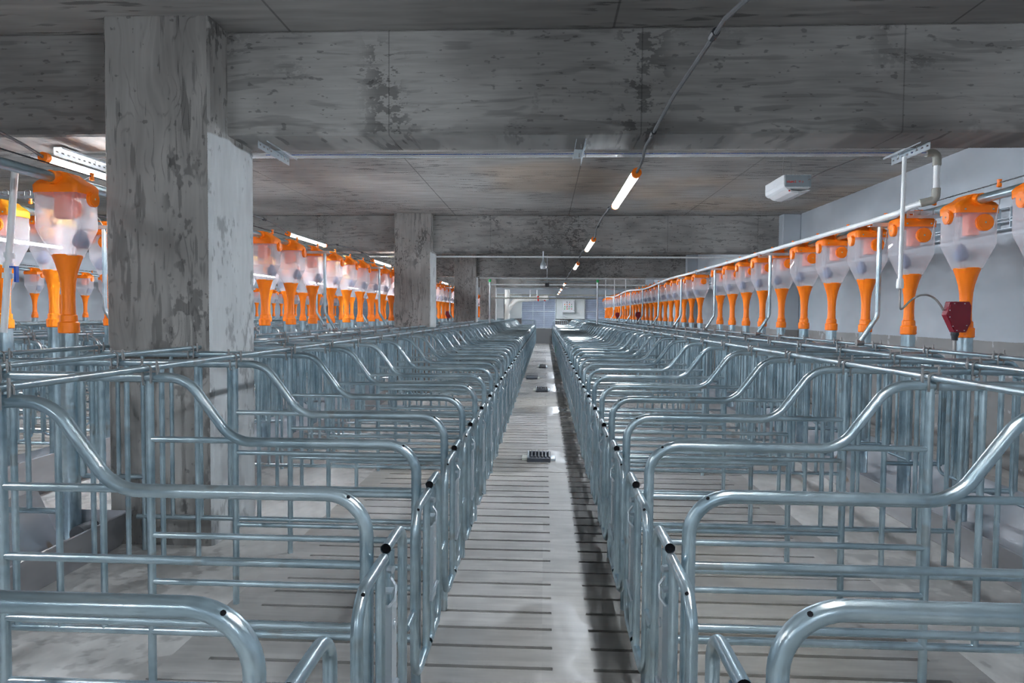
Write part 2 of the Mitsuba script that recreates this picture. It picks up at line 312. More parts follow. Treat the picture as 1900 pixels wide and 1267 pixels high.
def divider(n, nb, ue=UE, parts=True):
    out = {}
    out['top_rail'] = tube(top_path(ue, nb), RB, n)
    out['front_post'] = rod((.948, 0, .18), (.948, 0, ZH), RP, n)
    for u in [u for u in POSTS if u < ue - .05]: out.setdefault('bars', []).append(rod((u, 0, .18 if u < 1.8 else .40), (u, 0, ZH), .011, max(5, n - 3)))
    out['rails'] = [rod((.017, 0, z), (.948, 0, z), RR, max(5, n - 3)) for z in (.680, .522, .358)] + [rod((U1 - .03, 0, ZL + .004), (.948, 0, ZL + .004), RR, max(5, n - 3))]
    out['bottom_rail'] = cat_([rod((.017, 0, .182), (min(ue, 1.80), 0, .182), RP, max(5, n - 3))] + ([rod((1.76, 0, .40), (ue, 0, .40), RP, max(5, n - 3))] if ue > 1.9 else []))
    out['feet'] = [rod((u, 0, 0), (u, 0, .18), RP, max(5, n - 3)) for u in ((1.76, .95) if ue > 1.6 else (1.28,))]
    out['clamps'] = [clamp_mesh(u, 5 if n > 8 else 3) for u in RODS if u < ue]
    out['leaf'] = [tube(leaf_path(s, nb), RP, n, caps=False) for s in (-1, 1)]
    out['hinge'] = [rod((-.021, -.015, .155), (-.021, -.015, .69), RP * .9, max(5, n - 3)), rod((-.021, .085, .155), (-.021, .085, .69), RP * .9, max(5, n - 3))]
    out['stub'] = rod((-.021, -.227, .38), (-.021, -.345, .38), .010, max(5, n - 3))
    out['plate'] = cat_([box(-.036, -.033, .045, .10, .30, .56), box(-.036, -.005, .045, .048, .30, .56), disc((-.037, .075, .50), (1, 0, 0), .013, .006, 10), rod((-.045, .07, .36), (-.03, .03, .30), .006, 6)])
    out['latch'] = cat_([box(-.04, -.01, .02, .055, .60, .604), tube([(-.03, .035, .56), (-.045, .04, .58), (-.045, .05, .61), (-.03, .055, .63)], .004, 5), disc((-.034, .04, .655), (1, .3, 0), .010, .014, 8)])
    def hole(c, nrm, r, rt):
        nrm = np.array(nrm, float); nrm /= np.linalg.norm(nrm); return disc(np.array(c) + nrm * (rt - .0006), nrm, r, .0018, 12)
    out['holes'] = [hole((-.021, -.142 - .085 * .53, .605 + .085 * .85), (-.42, -.53, .78), .0045, RP), disc((-.021, .046, .707), (0, 1, 0), RP * .84, .002, n),
                    hole((.117 - .05, 0, .754 + .0866), (-.45, -.62, .64), .0044, RB)]  # solid discs, painted black for the dark inside each opening
    return out
def divider_group(key, n, nb, parts=True, ue=UE):
    d = divider(n, nb, ue); g = {'type': 'shapegroup'}
    ply = lambda m, b='m_galv', s=40: mikit.ply(m, b, smooth=s)
    if not parts:
        ms = [d['top_rail'], d['front_post'], d['bottom_rail'], d['stub'], d['plate']] + d.get('bars', []) + d['rails'] + d['feet'] + d['leaf'] + d['hinge'] + d['clamps']
        g['tubes'] = ply(cat_(ms))
    else:
        num = lambda b, i: b if i == 0 else f'{b}_{i:03d}'
        g['top_rail'], g['front_post'], g['bottom_rail'] = ply(d['top_rail']), ply(d['front_post']), ply(d['bottom_rail'])
        for i, m in enumerate(d.get('bars', [])): g[num('bar', i)] = ply(m)
        for i, m in enumerate(d['rails']): g[num('rail', i)] = ply(m)
        for i, m in enumerate(d['feet']): g[num('foot', i)] = ply(m)
        for i, m in enumerate(d['clamps']): g[num('rod_clamp', i)] = ply(m, 'm_bolt')
        g['gate_leaf'] = ply(d['leaf'][0]); g['gate_leaf__hinge_tube'] = ply(d['hinge'][0]); g['gate_leaf__stop_bar'] = ply(d['stub'])
        g['gate_leaf__drain_hole'] = ply(d['holes'][0], 'm_hole_shade'); g['top_rail__drain_hole'] = ply(d['holes'][2], 'm_hole_shade')
        g['gate_leaf_001'] = ply(d['leaf'][1]); g['gate_leaf_001__tube_bore'] = ply(d['holes'][1], 'm_hole_shade'); g['gate_leaf_001__hinge_tube'] = ply(d['hinge'][1])
        g['gate_leaf_001__lock_plate'] = ply(d['plate'], 'm_zinc'); g['gate_leaf_001__latch'] = ply(d['latch'], 'm_zinc')
    scene[key] = g
divider_group('divider_near', 20, 9); divider_group('divider_mid', 9, 4); divider_group('divider_far', 6, 3, False); divider_group('divider_cut', 6, 3, False, 1.36)

ZR0, ZL0, PITCH_Y = 1.0457, .9918, .65
ROWS = {  # name: x of the rear, direction of u, y of divider 0, first divider, words, first feeder
    'right': (.345, 1, ZR0, 0, 'row right of the aisle', 4), 'left': (-.4165, -1, ZL0, 0, 'row left of the aisle', 4),
    'beyond': (-5.83, 1, ZL0, 5, 'row beyond the left feed alley', 5), 'outer': (-6.60, -1, ZL0, 10, 'row by the far left wall', 14)}
NDIV = 45
def place(x0, s, y): return T().translate([x0, y, 0]) @ T().scale([s, 1, 1])
# per stall: the front loop with bars over the trough
def head(n, nb):
    fr = tube(fillet([(0, .05, 1.05), (0, .05, .36), (0, .60, .36), (0, .60, 1.05), (0, .05, 1.05)][:4], .06, nb), .010, n)
    return fr, [rod((0, y, .36), (0, y, 1.0), .009, n) for y in (.19, .325, .46)] + [rod((0, .05, 1.0), (0, .60, 1.0), .009, n)]
fr, bars = head(8, 4); g = {'type': 'shapegroup', 'loop': mikit.ply(fr, 'm_galv', smooth=40)}
for i, m in enumerate(bars[:3]): g['bar' if i == 0 else f'bar_{i:03d}'] = mikit.ply(m, 'm_galv', smooth=40)
g['cross_bar'] = mikit.ply(bars[3], 'm_galv', smooth=40); scene['head_near'] = g
fr, bars = head(5, 2); scene['head_far'] = {'type': 'shapegroup', 'tubes': mikit.ply(cat_([fr] + bars), 'm_galv', smooth=40)}
def in_column(y, pad=0.0): return any(c - pad < y < c + .575 + pad for c in COLY)
for row, (x0, s, yz, k0, words, f0) in ROWS.items():
    for k in range(k0, NDIV):
        y = yz + k * PITCH_Y
        if row in ('right', 'left'): grp = 'divider_near' if k < 8 else 'divider_mid' if k < 18 else 'divider_far'
        else: grp = 'divider_mid' if k < k0 + 5 else 'divider_far'
        if row == 'left' and in_column(y) : grp = 'divider_cut' if k > 6 else 'divider_near'
        inst('stall_divider', grp, place(x0, s, y), f'galvanised tube stall divider in the {words}, {nth(k - k0 + 1)} from the camera', 'stall divider', f'stall dividers in the {words}')
        if row == 'left' and (in_column(y, .3) or in_column(y + .65, .1)): continue
        if k < NDIV - 1:
            inst('head_gate', 'head_near' if row in ('right', 'left') and k < 9 else 'head_far', T().translate([x0 + s * 2.055, y, 0]),
                 f'barred front gate over the trough, {nth(k - k0 + 1)} from the camera, {words}', 'stall gate', f'front gates in the {words}')
    ys = -1.2 if k0 == 0 else yz + k0 * PITCH_Y - .3
    zr_ = ZROD + (.005 if row != 'right' else -.001)
    for i, u in enumerate(RODS):
        add('tie_rod', rod((x0 + s * u, ys, zr_), (x0 + s * u, 29.9, zr_), .0115, 10), 'm_galv',
            f'long galvanised tie rod, {("nearest the rear gates", "second from the rear gates", "nearest the feeders")[i]}, {words}', 'rod', f'tie rods of the {words}', smooth=40)
    # trough
    prof = [(1.845, .205), (1.85, .20), (1.93, .0), (2.27, .0), (2.40, .30), (2.412, .30), (2.28, -.0), (2.27, .012), (1.935, .012), (1.86, .205)]
    prof = sg.Polygon([(1.845, .207), (1.925, .002), (2.272, .002), (2.405, .302), (2.397, .304), (2.268, .010), (1.930, .010), (1.853, .210)])
    spans = [(ys, 29.8)] if row != 'left' else [(-1.2, COLY[0] - .03)] + [(COLY[i] + .60, COLY[i + 1] - .03) for i in range(3)] + [(COLY[3] + .60, 29.8)]
    for i, (a, b) in enumerate(spans):
        m = prism(prof, 'y', a, b); m.vertices[:, 0] = x0 + s * m.vertices[:, 0]
        ends = [prism(sg.Polygon([(1.853, .2), (1.93, .006), (2.27, .006), (2.36, .2)]), 'y', q, q + .004) for q in (a, b - .004)]
        for e in ends: e.vertices[:, 0] = x0 + s * e.vertices[:, 0]
        t = thing('feed_trough', f'long grey stainless steel feed trough under the {words}' if len(spans) == 1 else f'grey stainless steel feed trough left of the aisle, {nth(i + 1)} stretch between the columns', 'trough', 'feed troughs')
        add('channel', m, 'm_steel', parent=t); add('end_plate', ends[0], 'm_steel', parent=t); add('end_plate', ends[1], 'm_steel', parent=t)
        if i == 0 and row == 'left':
            add('end_pipe', disc((x0 + s * 2.08, b - .05, .10), (0, 1, 0), .045, .16, 16), 'm_black', parent=t, smooth=40)

# ------------------------------------------------------------------ feed dispensers
def feeder_group(key, n, nc):
    g = {'type': 'shapegroup'}; ply = lambda m, b, s=35: mikit.ply(m, b, smooth=s)
    w, d = .25, .19
    cap = loft([rrect(w + .008, d + .008, .035, 1.925, nc), rrect(w + .010, d + .010, .035, 1.965, nc), rrect(w * .93, d * .95, .035, 1.985, nc), rrect(w * .55, d * .8, .03, 2.012, nc), rrect(.085, d * .7, .02, 2.035, nc)])
    sleeve = [tube([(0, -.12, 2.0), (0, -.065, 2.0)], .036, n), tube([(0, .065, 2.0), (0, .12, 2.0)], .036, n)]
    capc = [box(-.02, .02, -.07, .07, 2.0, 2.04)]
    g['cap'] = ply(cat_([cap] + sleeve + capc), 'm_orange')
    g['hopper'] = ply(loft([rrect(.135, .12, .03, 1.595, nc), rrect(w - .01, d - .01, .035, 1.725, nc), rrect(w, d, .035, 1.745, nc), rrect(w, d, .035, 1.935, nc)]), 'm_box', 25)
    g['drop_tube'] = ply(loft([rrect(.07, .07, .012, 1.80, 2, (.015, 0)), rrect(.07, .07, .012, 1.95, 2, (.015, 0))]), 'm_pink')
    ball = lathe([(.002, 1.640), (.022, 1.643), (.037, 1.658), (.042, 1.678), (.036, 1.700), (.024, 1.722), (.010, 1.740), (.002, 1.747)], max(8, n), (-.055, -.03))
    g['weight_ball'] = ply(ball, 'm_ball', 60)
    g['funnel'] = ply(lathe([(.046, 1.18), (.0515, 1.185), (.0515, 1.237), (.043, 1.243), (.042, 1.275), (.0350, 1.282), (.0330, 1.33), (.0330, 1.39), (.0365, 1.45), (.0440, 1.50), (.0575, 1.55), (.0735, 1.598), (.070, 1.603), (.054, 1.55)], n), 'm_orange', 40)
    g['down_pipe'] = ply(lathe([(.044, .055), (.044, 1.20)], n), 'm_galv', 60)
    for i, (c, ax, r) in enumerate((((-w / 2 - .008, -.02, 1.905), (-1, 0, 0), .042), ((.03, -d / 2 - .007, 1.865), (0, -1, 0), .050))):
        m = cat_([disc(c, ax, r, .020, n), disc(np.array(c) + np.array(ax) * .011, ax, r * .85, .006, n)])
        g['dial' if i == 0 else 'dial_001'] = ply(m, 'm_orange', 30)
        if n > 12: g[('dial' if i == 0 else 'dial_001') + '__hub'] = ply(disc(np.array(c) + np.array(ax) * .0145, ax, .005, .002, 10), 'm_fitting')
    g['pull_cord'] = ply(tube([(.02, -.24, 2.075), (.055, -.20, 2.04), (.07, -.17, 1.97), (.068, -.15, 1.90), (.06, -.14, 1.83)], .0025, 4), 'm_white')
    g['cord_stop'] = ply(cat_([lathe([(.004, 2.045), (.014, 2.05), (.010, 2.075), (.013, 2.09), (.002, 2.092)], 10, (.02, -.24))]), 'm_orange')
    if n > 12: g['screw'] = ply(cat_([disc((x, -d / 2 - .006, 1.945), (0, 1, 0), .005, .006, 8) for x in (-.08, .08)]), 'm_zinc')
    scene[key] = g
feeder_group('feeder_near', 22, 4); feeder_group('feeder_far', 10, 2)
FX = {'right': 2.56, 'left': -2.585, 'beyond': -3.63, 'outer': -8.80}
rot180 = T().rotate([0, 0, 1], 180)
for row, (x0, s, yz, k0, words, f0) in ROWS.items():
    n = 0
    for k in range(f0, NDIV - 1):
        y = yz + k * PITCH_Y
        if row == 'right' and k == 15: continue
        if row == 'beyond' and k == 5: y = 4.43
        n += 1; tw = T().translate([FX[row], y, 0])
        if s < 0: tw = tw @ rot180
        inst('feed_dispenser', 'feeder_near' if y < 11 and row != 'outer' else 'feeder_far', tw,
             f'clear orange capped feed dispenser, {nth(n)} from the camera, {words}', 'feed dispenser', f'feed dispensers over the {words}')
    ys = -1.0 if row in ('right', 'left') else yz + f0 * PITCH_Y - 1.2
    t = thing('feed_pipe', f'galvanised conveyor pipe running through the orange dispensers over the {words}', 'pipe', 'conveyor pipes')
    add('pipe', rod((FX[row], ys, 2.0), (FX[row], 30.2, 2.0), .027, 14), 'm_galv', parent=t, smooth=40)
    xx = FX[row] + (.02 if s > 0 else -.02)
    add('pull_wire', rod((xx, ys, 2.072), (xx, 30.2, 2.072), .004, 5), 'm_black', f'thin black pull wire above the feed pipe of the {words}', 'wire', 'pull wires', smooth=40)

# ------------------------------------------------------------------ supports of the feed pipes
def support(x, y, s, label, grp):
    t = thing('pipe_support', label, 'support', grp)
    add('pole', tube(fillet([(x, y, 1.95), (x, y, 1.31), (x + s * .11, y + .02, 1.12)], .09, 6), .017, 12), 'm_galv', parent=t, smooth=40)
    add('channel', cat_([box(min(x - s * -.02, x + s * .13 * -1) - .06, max(x - s * -.02, x + s * .13 * -1) + .06, y - .02, y + .02, 1.945, 1.949), box(min(x, x - s * .13) - .06, max(x, x - s * .13) + .06, y - .02, y - .017, 1.945, 1.972)]), 'm_zinc', parent=t)
    add('foot_clamp', disc((x + s * .11, y + .02, 1.115), (1, 0, 0), .022, .05, 12), 'm_bolt', parent=t, smooth=40)
for i in range(9): support(2.38, 5.02 + 2.37 * i, -1, f'bent galvanised pole holding the feed pipe right of the aisle, {nth(i + 1)} from camera', 'supports right')
for i in range(8):
    y = 4.9 + 2.45 * i
    if i and not in_column(y, .1): support(-2.40, y, 1, f'bent galvanised pole holding the feed pipe left of the aisle, {nth(i)} from the column', 'supports left')
for i in range(8): support(-3.465, 5.23 + 2.5 * i, 1, f'bent galvanised pole under the pipe beyond the left feed alley, {nth(i + 1)} from camera', 'supports beyond')

# ------------------------------------------------------------------ light strings
tube_ply = None
for sname, (x, ys) in STRINGS.items():
    where = {'aisle': 'above the central aisle', 'alley': 'above the left feed alley', 'second': 'above the far left aisle'}[sname]
    vis = 0
    for i, y in enumerate(ys):
        seen = y > (4 if sname != 'second' else 7)
        vis += seen
        t = thing('tube_lamp', f'bright white LED tube lamp {where}, {nth(max(vis, 1))} from the camera' if seen else f'white LED tube lamp {where}, out of the picture {"overhead" if y > -1 else "behind"}', 'lamp', f'tube lamps {where}')
        h = LAMP_L / 2 - .035
        arc = lambda a0, a1, r, y_, n: np.array([(x + r * math.cos(q), y_, LAMP_Z + r * math.sin(q)) for q in np.linspace(a0, a1, n)])
        m = open_loft([arc(math.radians(-205), math.radians(25), .027, q, 13) for q in (y - h, y + h)])
        k = add('diffuser', m, 'm_white', parent=t, smooth=60)
        scene[k]['emitter'] = {'type': 'area', 'radiance': rgb(*LAMP)}
        add('housing', open_loft([arc(math.radians(20), math.radians(160), .029, q, 8) for q in (y - h, y + h)]), 'm_zinc', parent=t, smooth=60)
        for e in (-1, 1): add('end_cap', disc((x, y + e * (h + .017), LAMP_Z), (0, 1, 0), .030, .035, 14), 'm_orange', parent=t, smooth=40)
    c = thing('lamp_cable', f'grey cable linking the tube lamps {where}', 'cable', 'lamp cables')
    pts = []; yy = sorted(ys); segs = []
    for a, b in zip(yy[:-1], yy[1:]):
        a1, b1 = a + LAMP_L / 2, b - LAMP_L / 2
        rise = .085
        p = [(x, a1 - .01, LAMP_Z), (x + .01, a1 + .12, LAMP_Z + .015), (x, a1 + .35, LAMP_Z + rise * .6), (x, (a1 + b1) / 2, LAMP_Z + rise), (x, b1 - .35, LAMP_Z + rise * .8), (x + .01, b1 - .15, LAMP_Z + .03), (x, b1 + .01, LAMP_Z)]
        if b1 - a1 < 1.2: p = [(x, a1 - .01, LAMP_Z), (x, (a1 + b1) / 2, LAMP_Z + .02), (x, b1 + .01, LAMP_Z)]
        add('cord', tube(p, .0085, 7), 'm_cable', parent=c, smooth=40)
        if b1 - a1 < 1.2: continue
        add('splice', disc((x, a1 + .5, LAMP_Z + rise * .72), (0, 1, .05), .014, .06, 8), 'm_black', parent=c, smooth=40)
        add('splice', disc((x, b1 - .62, LAMP_Z + rise * .85), (0, 1, 0), .014, .06, 8), 'm_black', parent=c, smooth=40)
    if sname != 'second':
        y0_ = yy[0] - LAMP_L / 2
        add('cord', tube([(x, y0_, LAMP_Z), (x, y0_ - .3, LAMP_Z + .05), (x, y0_ - 1.2, LAMP_Z + .09), (x, y0_ - 3.0, LAMP_Z + .1)], .0085, 7), 'm_cable', parent=c, smooth=40)

# ------------------------------------------------------------------ pipes and brackets at the first beam
t = thing('water_pipe', 'white water pipe with a blue stripe crossing behind the first beam and turning down right', 'pipe')
add('run', rod((-3.55, 4.60, 2.366), (2.49, 4.60, 2.366), .019, 14), 'm_white', parent=t, smooth=40)
add('stripe', box(-1.9, 2.45, 4.5795, 4.5812, 2.363, 2.366), 'm_blue', parent=t, label='thin blue stripe')
add('elbow', tube(fillet([(2.46, 4.60, 2.366), (2.53, 4.60, 2.366), (2.53, 4.60, 2.285)], .035, 6), .0265, 14), 'm_fitting', parent=t, smooth=40, label='grey elbow')
add('drop', rod((2.53, 4.60, 2.30), (2.53, 4.60, 2.09), .019, 14), 'm_white', parent=t, smooth=40)
add('elbow', tube(fillet([(2.53, 4.60, 2.14), (2.53, 4.60, 2.067), (2.44, 4.62, 2.045)], .035, 6), .0265, 14), 'm_fitting', parent=t, smooth=40, label='grey elbow')
wav = [(2.46, 4.615, 2.05), (2.40, 4.66, 2.03), (2.40, 4.8, 2.012)] + [(2.40 - (0 if y < 12 else .03), y, 2.005 + (0 if y < 13 else -.035 * (1 + math.sin((y - 13) * .9 - 1.57)))) for y in np.linspace(5.2, 27, 40)]
add('long_run', tube(wav, .0195, 10), 'm_white', parent=t, smooth=60)
def strut(x0_, y0_, x1_, y1_, z, label, h=.048, wdt=.055, side=1):
    """slotted C channel running from (x0,y0) to (x1,y1), open upward face to the beam"""
    L = math.hypot(x1_ - x0_, y1_ - y0_); web = sg.box(0, 0, L, h)
    nsl = int(L / .05)
    for j in range(nsl): web = web.difference(sg.box(.018 + j * L / nsl, h * .42, .018 + j * L / nsl + .024, h * .42 + .010))
    a = prism(web, 'y', 0, .0025); top = prism(sg.box(0, 0, L, wdt), 'z', h - .0025, h); lip = box(0, L, wdt - .0025, wdt, h - .012, h)
    m = cat_([a, top, lip])
    if side < 0: m.vertices[:, 1] *= -1; m.faces = m.faces[:, ::-1]
    ang = math.atan2(y1_ - y0_, x1_ - x0_); m.apply_transform(trimesh.transformations.rotation_matrix(ang, [0, 0, 1])); m.apply_translation((x0_, y0_, z))
    b = thing('strut_bracket', label, 'bracket', 'slotted brackets'); add('channel', m, 'm_zinc', parent=b)
    mx, my = (x0_ + x1_) / 2, (y0_ + y1_) / 2
    c, s_ = math.cos(ang), math.sin(ang)
    for f in (.25, .72):
        px, py = x0_ + (x1_ - x0_) * f, y0_ + (y1_ - y0_) * f
        add('u_bolt', tube([(px - .02, py, z + .02), (px - .02, py, z + .05), (px, py, z + .062), (px + .02, py, z + .05), (px + .02, py, z + .02)], .003, 5), 'm_bolt', parent=b, smooth=40)
strut(2.205, 4.08, 2.205, 4.52, 2.27, 'slotted zinc bracket under the first beam, above the thin white pipe on the right')
strut(.225, 3.98, .225, 4.50, 2.27, 'slotted zinc bracket under the middle of the first beam')
strut(-1.70, 3.99, -1.70, 4.48, 2.27, 'slotted zinc bracket under the first beam just right of the column', side=-1)
strut(-3.0, 4.06, -3.0, 4.56, 2.25, 'slotted bracket under the first beam left of the column by the lamp', side=-1)
strut(-3.75, 4.5, -3.42, 4.5, 2.06, 'slotted bracket holding the white pipe at the left picture edge')
for i, y in enumerate((4.62, 7.75, 10.9, 14.0)):
    strut(2.36, y, 2.62, y, 1.95, f'slotted flat bracket joining white water pipe and feed pipe, {nth(i + 1)} from the camera')
t = thing('drop_pipe', 'thin white pipe hanging from the right bracket with a steel hose at its end', 'pipe')
add('tube', rod((2.172, 4.3, 2.275), (2.168, 4.3, 1.52), .0125, 12), 'm_white', parent=t, smooth=40)
add('coupling', lathe([(.014, 1.475), (.021, 1.48), (.021, 1.515), (.018, 1.535), (.0125, 1.54)], 14, (2.168, 4.3)), 'm_white', parent=t, smooth=40)
hose = [(2.168, 4.3, 1.48), (2.170, 4.3, 1.40), (2.174, 4.3, 1.355), (2.195, 4.3, 1.362), (2.235, 4.28, 1.412), (2.285, 4.26, 1.437), (2.335, 4.25, 1.425), (2.372, 4.24, 1.385), (2.392, 4.235, 1.345)]
from scipy.interpolate import CubicSpline
cs = CubicSpline(np.arange(len(hose)), np.array(hose)); add('hose', tube(cs(np.linspace(0, len(hose) - 1, 40)), .006, 8), 'm_bolt', parent=t, smooth=60)
def flow_box(x, y, z, label, hub=True):
    t = thing('flow_box', label, 'valve box', 'red valve boxes')
    pl = sg.Polygon([(-.050, .092), (.058, .092), (.070, .070), (.070, -.035), (.045, -.092), (-.020, -.092), (-.072, .012)]).buffer(-.006).buffer(.006)
    m = prism(pl, 'y', -.025, .025); m.apply_translation((x, y, z)); add('body', m, 'm_red', parent=t)
    r = prism(pl.buffer(-.004), 'y', -.030, -.025); r.apply_translation((x, y, z)); add('cover', r, 'm_red', parent=t)
    add('screw', cat_([disc((x + a, y - .031, z + b), (0, 1, 0), .0035, .003, 8) for a, b in ((-.03, .08), (.03, .08), (-.055, .04), (-.055, 0), (-.035, -.055), (-.012, -.08), (.03, -.08), (.045, -.05))]), 'm_zinc', parent=t)
    add('gland', lathe([(.016, z - .140), (.018, z - .115), (.022, z - .108), (.022, z - .09)], 14, (x - .005, y)), 'm_black', parent=t, smooth=30)
    add('stem', rod((x - .005, y, .16), (x - .005, y, z - .13), .0105, 10), 'm_bolt', parent=t, smooth=40)
flow_box(2.462, 4.22, 1.305, 'dark red six-sided valve box beside the first full dispenser on the right')
flow_box(2.45, 18.2, 1.30, 'small dark red valve box among the dispensers on the right, far down')
flow_box(2.45, 23.4, 1.30, 'tiny dark red valve box near the far end of the right dispensers')
flow_box(-2.48, 17.4, 1.28, 'small dark red valve box left of the third column')
for i, y in enumerate((18.95, 22.0, 25.2)):
    t = thing('riser_pipe', f'thin white riser pipe above the right dispensers far down, {nth(i + 1)} from the camera', 'pipe', 'riser pipes')
    add('tube', rod((2.2, y - .07, 1.5), (2.2, y - .07, ZC), .012, 8), 'm_white', parent=t, smooth=40); add('coupling', disc((2.2, y - .07, 1.5), (0, 0, 1), .02, .05, 10), 'm_white', parent=t, smooth=40)
t = thing('valve_pipe', 'leaning white pipe with a blue valve handle at the left edge', 'pipe')
a, b = np.array([-2.874, 3.6, 2.09]), np.array([-2.960, 3.6, 1.18]); at = lambda z: tuple(a + (b - a) * ((a[2] - z) / (a[2] - b[2])))
add('tube', rod(at(2.09), at(1.18), .0175, 14), 'm_white', parent=t, smooth=40)
for z in (1.60, 1.545, 1.49): add('collar', disc(at(z), a - b, .027, .030, 14), 'm_white', parent=t, smooth=30)
hx = np.array(at(1.55)); add('valve_handle', cat_([box(hx[0] + .02, hx[0] + .055, 3.58, 3.60, 1.533, 1.541), box(hx[0] + .047, hx[0] + .057, 3.578, 3.602, 1.455, 1.541)]), 'm_blue', parent=t, label='blue valve handle')
t = thing('wall_tray', 'wire cable tray fixed along the right wall behind the dispensers', 'cable tray')
ms = []
for z in (2.235, 2.145, 2.12, 2.06): ms += [rod((3.90, .5, z), (3.90, 30, z), .006, 5), rod((3.84, .5, z - .01), (3.84, 30, z - .01), .005, 5)]
add('wires', cat_(ms), 'm_zinc', parent=t, smooth=40)
add('rungs', cat_([box(3.838, 3.905, y, y + .008, z, z + .09) for y in np.arange(.6, 30, .22) for z in (2.05, 2.145)]), 'm_zinc', parent=t)
add('bracket', cat_([box(3.84, XR, y, y + .03, 2.03, 2.05) for y in np.arange(1.2, 30, 1.8)]), 'm_zinc', parent=t)
# ------------------------------------------------------------------ hanging box with lettering
t = thing('hanging_unit', 'white ceiling unit with red HUALI lettering hanging right of the aisle', 'appliance')
pr = [(2.34, 2.78), (2.60, 2.78), (2.60, 2.66), (2.585, 2.645), (2.37, 2.645), (2.345, 2.665), (2.34, 2.69)]
add('body', prism(sg.Polygon(pr), 'y', 6.85, 7.42), 'm_white', parent=t)
lo = [(2.335, 2.70), (2.36, 2.655), (2.42, 2.615), (2.50, 2.605), (2.60, 2.625), (2.60, 2.640), (2.50, 2.622), (2.425, 2.632), (2.37, 2.668), (2.348, 2.70)]
add('lower_shell', prism(sg.Polygon(lo), 'y', 6.87, 7.40), 'm_white', parent=t)
add('front_plate', box(2.352, 2.598, 6.842, 6.852, 2.662, 2.775), 'm_greyplate', parent=t)
def upright(m, x, y, z):
    v = m.vertices.copy(); m.vertices = np.stack([x + v[:, 0], y - v[:, 2], z + v[:, 1]], 1); return m
lt = upright(meshkit.text_mesh('HUALI', .021, .002, True), 2.362, 6.842, 2.70)
add('lettering', lt, 'm_redpaint', parent=t)
scene['m_redpaint'] = two({'type': 'principled', 'base_color': rgb(.55, .03, .02), 'roughness': .5})
def strokes(ss, x, z, k): return cat_([tube([(x + a * k, 6.841, z + b * k), (x + c * k, 6.841, z + d * k)], .0014, 4) for a, b, c, d in ss])
hua = [(.25, 1, .0, .62), (.15, .8, .15, .5), (.9, 1, .45, .72), (.5, 1, .5, .6), (.5, .6, .95, .6), (0, .32, 1, .32), (.5, .48, .5, 0)]
li = [(.1, .72, .9, .72), (.9, .72, .82, .05), (.82, .05, .62, .12), (.5, 1, .45, .5), (.45, .5, .1, 0)]
add('lettering', cat_([strokes(hua, 2.478, 2.70, .020), strokes(li, 2.506, 2.70, .020)]), 'm_redpaint', parent=t)
add('indicator', disc((2.40, 6.868, 2.627), (0, 1, 0), .008, .006, 10), 'm_redpaint', parent=t, label='round red indicator')
add('hanger', cat_([rod((2.38, 7.0, 2.78), (2.38, 7.0, ZC + .1), .004, 5), rod((2.56, 7.3, 2.78), (2.56, 7.3, ZC + .1), .004, 5), rod((2.56, 6.85, 2.72), (2.66, 6.80, 2.78), .005, 6), rod((2.66, 6.8, 2.78), (3.2, 6.6, 2.995), .004, 5)]), 'm_bolt', parent=t, smooth=40)
for k in [k for k in scene if k.startswith('hanging_unit__')]: scene[k]['to_world'] = T().translate([-.02, 0, -.095])
# sensors on the second beam
t = thing('beam_sensor', 'grey sensor bulb hanging from the second beam over the aisle', 'sensor')
add('stem', rod((-.037, 11.05, 2.13), (-.037, 11.05, 2.32), .012, 8), 'm_zinc', parent=t, smooth=40)
add('bulb', lathe([(.004, 2.03), (.045, 2.035), (.05, 2.06), (.042, 2.12), (.018, 2.16), (.012, 2.2)], 12, (-.037, 11.05)), 'm_zinc', parent=t, smooth=40)
t = thing('camera_box', 'small black box hanging from the third beam over the aisle', 'sensor')
add('box', cbox(-.01, .10, 17.95, 18.05, 2.03, 2.13, .01), 'm_black', parent=t); add('stem', rod((.045, 18.0, 2.12), (.045, 18.0, 2.9), .008, 6), 'm_zinc', parent=t)

# ------------------------------------------------------------------ gantry and pipes far down the aisle
for sx, x in (('left', -1.32), ('right', 1.235)):
    t = thing('gantry_post', f'thin galvanised post with green cap on the {sx} stall row', 'post', 'gantry posts')
    add('pole', rod((x, 16.3, .0), (x, 16.3, 2.09), .022, 10), 'm_zinc', parent=t, smooth=40); add('cap', lathe([(.026, 2.07), (.036, 2.09), (.030, 2.13), (.002, 2.14)], 10, (x, 16.3)), 'm_green', parent=t, smooth=40)
def xpipe(x0, x1, y, z, r, m, label, droop=0): add('cross_pipe', tube([(x, y, z) for x in (x0, x1)], r, 8), m, label, 'pipe', 'pipes crossing far down the aisle', smooth=40)
xpipe(-.45, 1.235, 16.3, 2.085, .014, 'm_zinc', 'upper bright crossbar at the green capped post')
xpipe(-1.32, 1.235, 16.3, 1.69, .016, 'm_fitting', 'lower dark crossbar between the green capped posts')
xpipe(-1.83, 3.6, 18.95, 2.30, .02, 'm_white', 'white pipe crossing just behind the third beam')
xpipe(-1.83, 3.4, 22.0, 2.26, .022, 'm_white', 'white pipe crossing between third and fourth beam')
xpipe(-1.5, 3.6, 25.2, 2.25, .03, 'm_zinc', 'grey pipe crossing below the fourth beam')
xpipe(-2.2, 3.6, 28.0, 2.10, .03, 'm_fitting', 'dark pipe crossing in front of the far wall')
xpipe(-3.0, 3.6, 11.55, 2.27, .015, 'm_white', 'white pipe crossing behind the second beam')
t = thing('drain_pipe', 'large white drain pipe with a sloping branch near the far wall', 'pipe')
add('stack', rod((-1.53, 27.5, .9), (-1.53, 27.5, 2.42), .105, 18), 'm_cream', parent=t, smooth=40)
